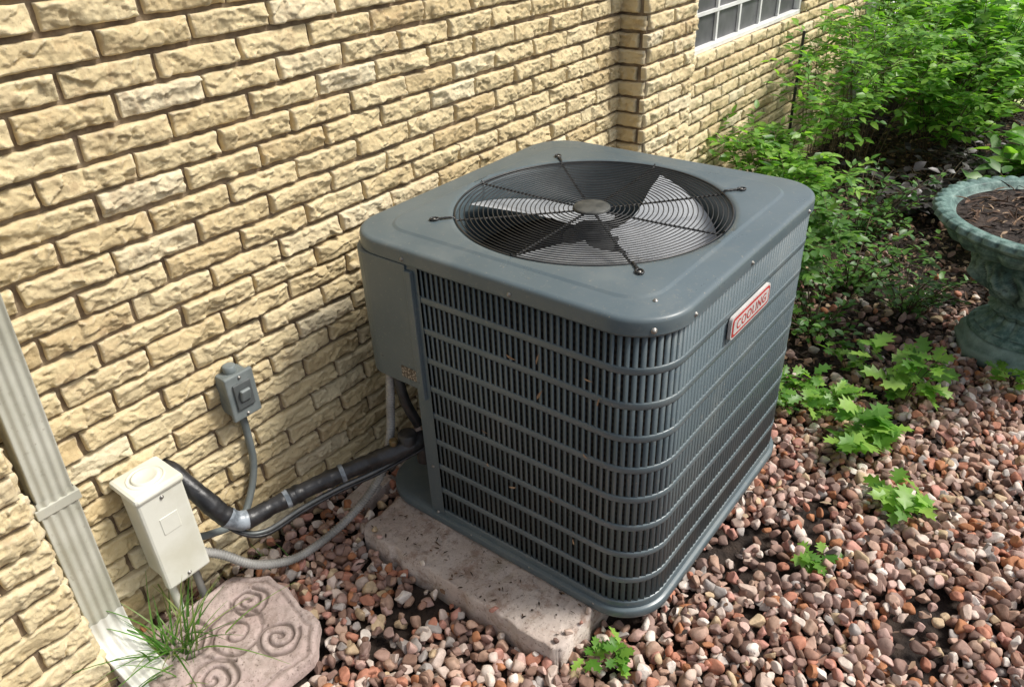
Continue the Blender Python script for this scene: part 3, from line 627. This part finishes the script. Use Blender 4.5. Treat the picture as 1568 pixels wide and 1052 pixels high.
# ---------------------------------------------------------------- switch box
sw=empty('electrical_switch_box',(-.297,-.030,.467)); sw.scale=(.88,.9,.88)
def so_(o): o.location=(.285,.03,-.46); return o
so_(box('body',(-.325,-.062,.40),(-.243,-.004,.535),M_PVC,sw,.008))
so_(box('cover',(-.331,-.075,.393),(-.237,-.060,.542),M_PVC,sw,.004))
so_(box('switch_frame',(-.313,-.082,.43),(-.255,-.074,.515),simple('dark_pvc',(.09,.10,.10),(.13,.14,.14),.5),sw,.003))
so_(box('switch_lever',(-.300,-.092,.455),(-.268,-.080,.495),M_PVC,sw,.004,Matrix.Rotation(.25,3,'X')))
so_(lathe('hub_top',[(.019,.0),(.019,.02),(.014,.022),(.0005,.022)],(-.284,-.034,.535),20,M_PVC,sw))
so_(lathe('hub_bottom',[(.0005,.0),(.017,.0),(.017,.025)],(-.284,-.034,.377),20,M_PVC,sw))
sc=Acc(); screw(-.284,-.075,.53,(0,-1,0)); screw(-.284,-.075,.405,(0,-1,0)); so_(sc.obj('screws',M_SCREW,sw))
P=cr([(-.296,-.034,.408),(-.296,-.035,.33),(-.302,-.036,.24),(-.335,-.045,.165),(-.40,-.07,.12),(-.50,-.09,.16),(-.545,-.09,.19)],10); V,F=tubegeo(P,.0100,12); mesh('rigid_conduit',V,F,M_PVC,None,True)
P,s=resample(cr([(-.550,-.105,.155),(-.50,-.135,.115),(-.44,-.165,.045),(-.34,-.19,-.005),(-.22,-.21,.005),(-.12,-.235,.055),(-.05,-.262,.14),(-.012,-.275,.25),(.012,-.27,.36),(.03,-.27,.47)],14),.0016)
V,F=tubegeo(P,.0118+.0013*np.sin(s*2*np.pi/.0075),12); mesh('flexible_conduit',V,F,M_FLEX,None,True)
ls=empty('refrigerant_line_set',(-.3,-.2,.2))
def lo_(o): o.location=(.3,.2,-.2); return o
P,s=resample(cr([(-.52,-.004,.36),(-.515,-.05,.355),(-.495,-.11,.30),(-.468,-.15,.232),(-.43,-.17,.203),(-.35,-.19,.205),(-.24,-.225,.212),(-.12,-.28,.225),(-.03,-.34,.245),(.04,-.36,.25)],12),.006)
lump=.0205+.004*vnoise(s*30,s*0,s*0,3)+.003*vnoise(s*90,s*0,s*0,4); V,F=tubegeo(P,lump,14); lo_(mesh('insulated_suction_line',V,F,M_BLACK,ls,True))
for i0,i1 in ((36,46),(62,65),(67,71),(88,91)):
    if i1<len(P): V,F=tubegeo(P[i0:i1],lump[i0:i1]+.0014,14); lo_(mesh('tape_wrap',V,F,M_TAPE if i0!=67 else M_BLACK,ls,True))
for j_,off in enumerate(((0,-.012,-.024),(.0,-.02,-.030),(.01,.0,-.034))):
    P=cr(np.array([(-.51,-.02,.35),(-.49,-.11,.27),(-.455,-.155,.205),(-.40,-.18,.175),(-.30,-.205,.19),(-.20,-.24,.205),(-.10,-.29,.222),(.03,-.355,.26)])+np.array(off),10); V,F=tubegeo(P,(.0065,.0045,.0035)[j_],8); lo_(mesh(('liquid_line','control_wire','drain_wire')[j_],V,F,(simple('dull_copper',(.10,.11,.11),(.20,.20,.19),.4,.4),M_BLACK,M_BLACK)[j_],ls,True))
P=cr([(.035,-.285,.45),(.03,-.31,.36),(.045,-.335,.28)],8); V,F=tubegeo(P,.015,10); lo_(mesh('line_riser',V,F,M_BLACK,ls,True))
lo_(cyl('service_valve',(.035,-.355,.17),.022,.09,M_BLACK,ls,16)); lo_(cyl('service_valve_cap',(-.01,-.345,.235),.026,.055,M_BLACK,ls,16))
lo_(cyl('valve_stem_cap',(-.045,-.325,.250),.012,.03,simple('brass_cap',(.12,.09,.05),(.22,.17,.09),.4,.7),ls,12))

# ---------------------------------------------------------------- urn
UC=(2.00,-1.585)
ur=empty('garden_urn',(UC[0],UC[1],GZ))
def m_urn():
    m,t,p,o_=nt('verdigris_cast'); n=noise(t,22,7,.7); r=ramp(t,[(.33,(.03,.06,.055)),(.48,(.075,.15,.13)),(.66,(.22,.33,.29))],n.outputs[0])
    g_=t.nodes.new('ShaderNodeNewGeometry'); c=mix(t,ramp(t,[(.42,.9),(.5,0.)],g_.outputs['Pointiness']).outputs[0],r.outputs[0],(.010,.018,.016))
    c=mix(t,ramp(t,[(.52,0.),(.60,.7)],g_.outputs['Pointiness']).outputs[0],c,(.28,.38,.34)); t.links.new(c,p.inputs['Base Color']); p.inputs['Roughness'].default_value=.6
    b=noise(t,60,6,.7); bump(t,b.outputs[0],.6,.004,p); return m
M_URN=m_urn()
prof=[(.185,.10),(.180,.115),(.150,.128),(.118,.150),(.105,.172),(.120,.19),(.132,.20),(.120,.212),(.112,.232),(.15,.275),(.185,.315),(.200,.35),(.198,.380),(.18,.405),(.19,.42),(.25,.438),(.315,.465),(.345,.495),(.352,.512),(.375,.522),(.392,.538),(.386,.556),(.365,.564),(.345,.560),(.33,.54),(.30,.52),(.10,.51),(.001,.51)]
fine=[]
for i in range(len(prof)-1):
    for k in range(5): t=k/5; fine.append((prof[i][0]*(1-t)+prof[i+1][0]*t,prof[i][1]*(1-t)+prof[i+1][1]*t))
fine.append(prof[-1])
def ud(k,a,rr,zz):
    z=fine[k][1]; r=fine[k][0]
    if k<len(fine)-26:
        if .22<z<.41:
            s_=math.sin((z-.22)/.19*math.pi); leaf=np.abs(np.cos(a*5+math.sin(z*35)*.6)); vein=np.abs(np.sin(a*20+z*90))
            rr=rr+s_*(.034*leaf**.7+.016*vein*leaf+.03*(vnoise(np.cos(a)*9+20,np.sin(a)*9+20,np.full_like(a,z*45),3)-.5))
        elif .42<z<.515 : rr=rr+.022*np.abs(np.cos(a*12))*math.sin((z-.42)/.095*math.pi)
        elif .515<=z<.57 and r>.34: rr=rr+.014*np.abs(np.cos(a*22)); zz=zz+.006*np.abs(np.cos(a*22))
        elif .125<z<.2: rr=rr+.010*np.abs(np.cos(a*8))
    return rr,zz
def uo(o): o.location=(-UC[0],-UC[1],-GZ); return o
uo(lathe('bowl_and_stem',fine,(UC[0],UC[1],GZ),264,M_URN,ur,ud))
uo(lathe('octagonal_base',[(.001,.0),(.215,0),(.217,.045),(.207,.055),(.205,.085),(.188,.098),(.10,.105)],(UC[0],UC[1],GZ),8,M_URN,ur,smooth=False))
uo(lathe('urn_soil',[(.333,.0),(.15,.006),(.001,.010)],(UC[0],UC[1],GZ+.535),40,M_SOIL,ur))
n=420; r=np.random.default_rng(9); aa=r.uniform(0,2*np.pi,n); rd=.30*np.sqrt(r.random(n)); V,F,A=leafgeo(np.c_[UC[0]+rd*np.cos(aa),UC[1]+rd*np.sin(aa),np.full(n,GZ+.548)],unit(n,r,.3),unit(n,r)+[0,0,1.5],r.uniform(.02,.08,n),r.uniform(.004,.014,n),r.random(n)); a_=Acc(); a_.add(V,F,A); uo(a_.obj('urn_litter',M_LITTER,ur,False))

# ---------------------------------------------------------------- light
w=bpy.data.worlds.new('World'); scn.world=w; w.use_nodes=True; t=w.node_tree; bg=t.nodes['Background']
sd=Vector((.44,-.56,.92)).normalized(); el=math.asin(sd.z); az=math.atan2(sd.x,sd.y)
sk=t.nodes.new('ShaderNodeTexSky'); sk.sky_type='NISHITA'; sk.sun_disc=False; sk.sun_elevation=el; sk.sun_rotation=az; sk.dust_density=3; sk.ozone_density=.6; sk.air_density=1
hs=t.nodes.new('ShaderNodeHueSaturation'); hs.inputs['Saturation'].default_value=.45; t.links.new(sk.outputs[0],hs.inputs['Color']); t.links.new(hs.outputs[0],bg.inputs[0]); bg.inputs[1].default_value=.15
sl=bpy.data.lights.new('sun','SUN'); sl.energy=4.0; sl.angle=math.radians(16); sl.color=(1,.96,.89); so2=bpy.data.objects.new('sun',sl); scn.collection.objects.link(so2); so2.rotation_euler=sd.to_track_quat('Z','Y').to_euler()

# ---------------------------------------------------------------- camera
yaw,pit,rol=0.6812,0.549,0.0451
f=np.array([math.cos(pit)*math.cos(yaw),math.cos(pit)*math.sin(yaw),-math.sin(pit)]); r_=np.array([math.sin(yaw),-math.cos(yaw),0.]); d_=np.cross(f,r_)
r2=math.cos(rol)*r_+math.sin(rol)*d_; d2=-math.sin(rol)*r_+math.cos(rol)*d_
cd=bpy.data.cameras.new('camera'); cam=bpy.data.objects.new('camera',cd); scn.collection.objects.link(cam); cd.sensor_width=36; cd.lens=1165.87/1568*36; cd.clip_start=.02; cd.clip_end=300
M=Matrix(((r2[0],-d2[0],-f[0],-1.1116),(r2[1],-d2[1],-f[1],-1.6232),(r2[2],-d2[2],-f[2],1.5783),(0,0,0,1))); cam.matrix_world=M
scn.camera=cam
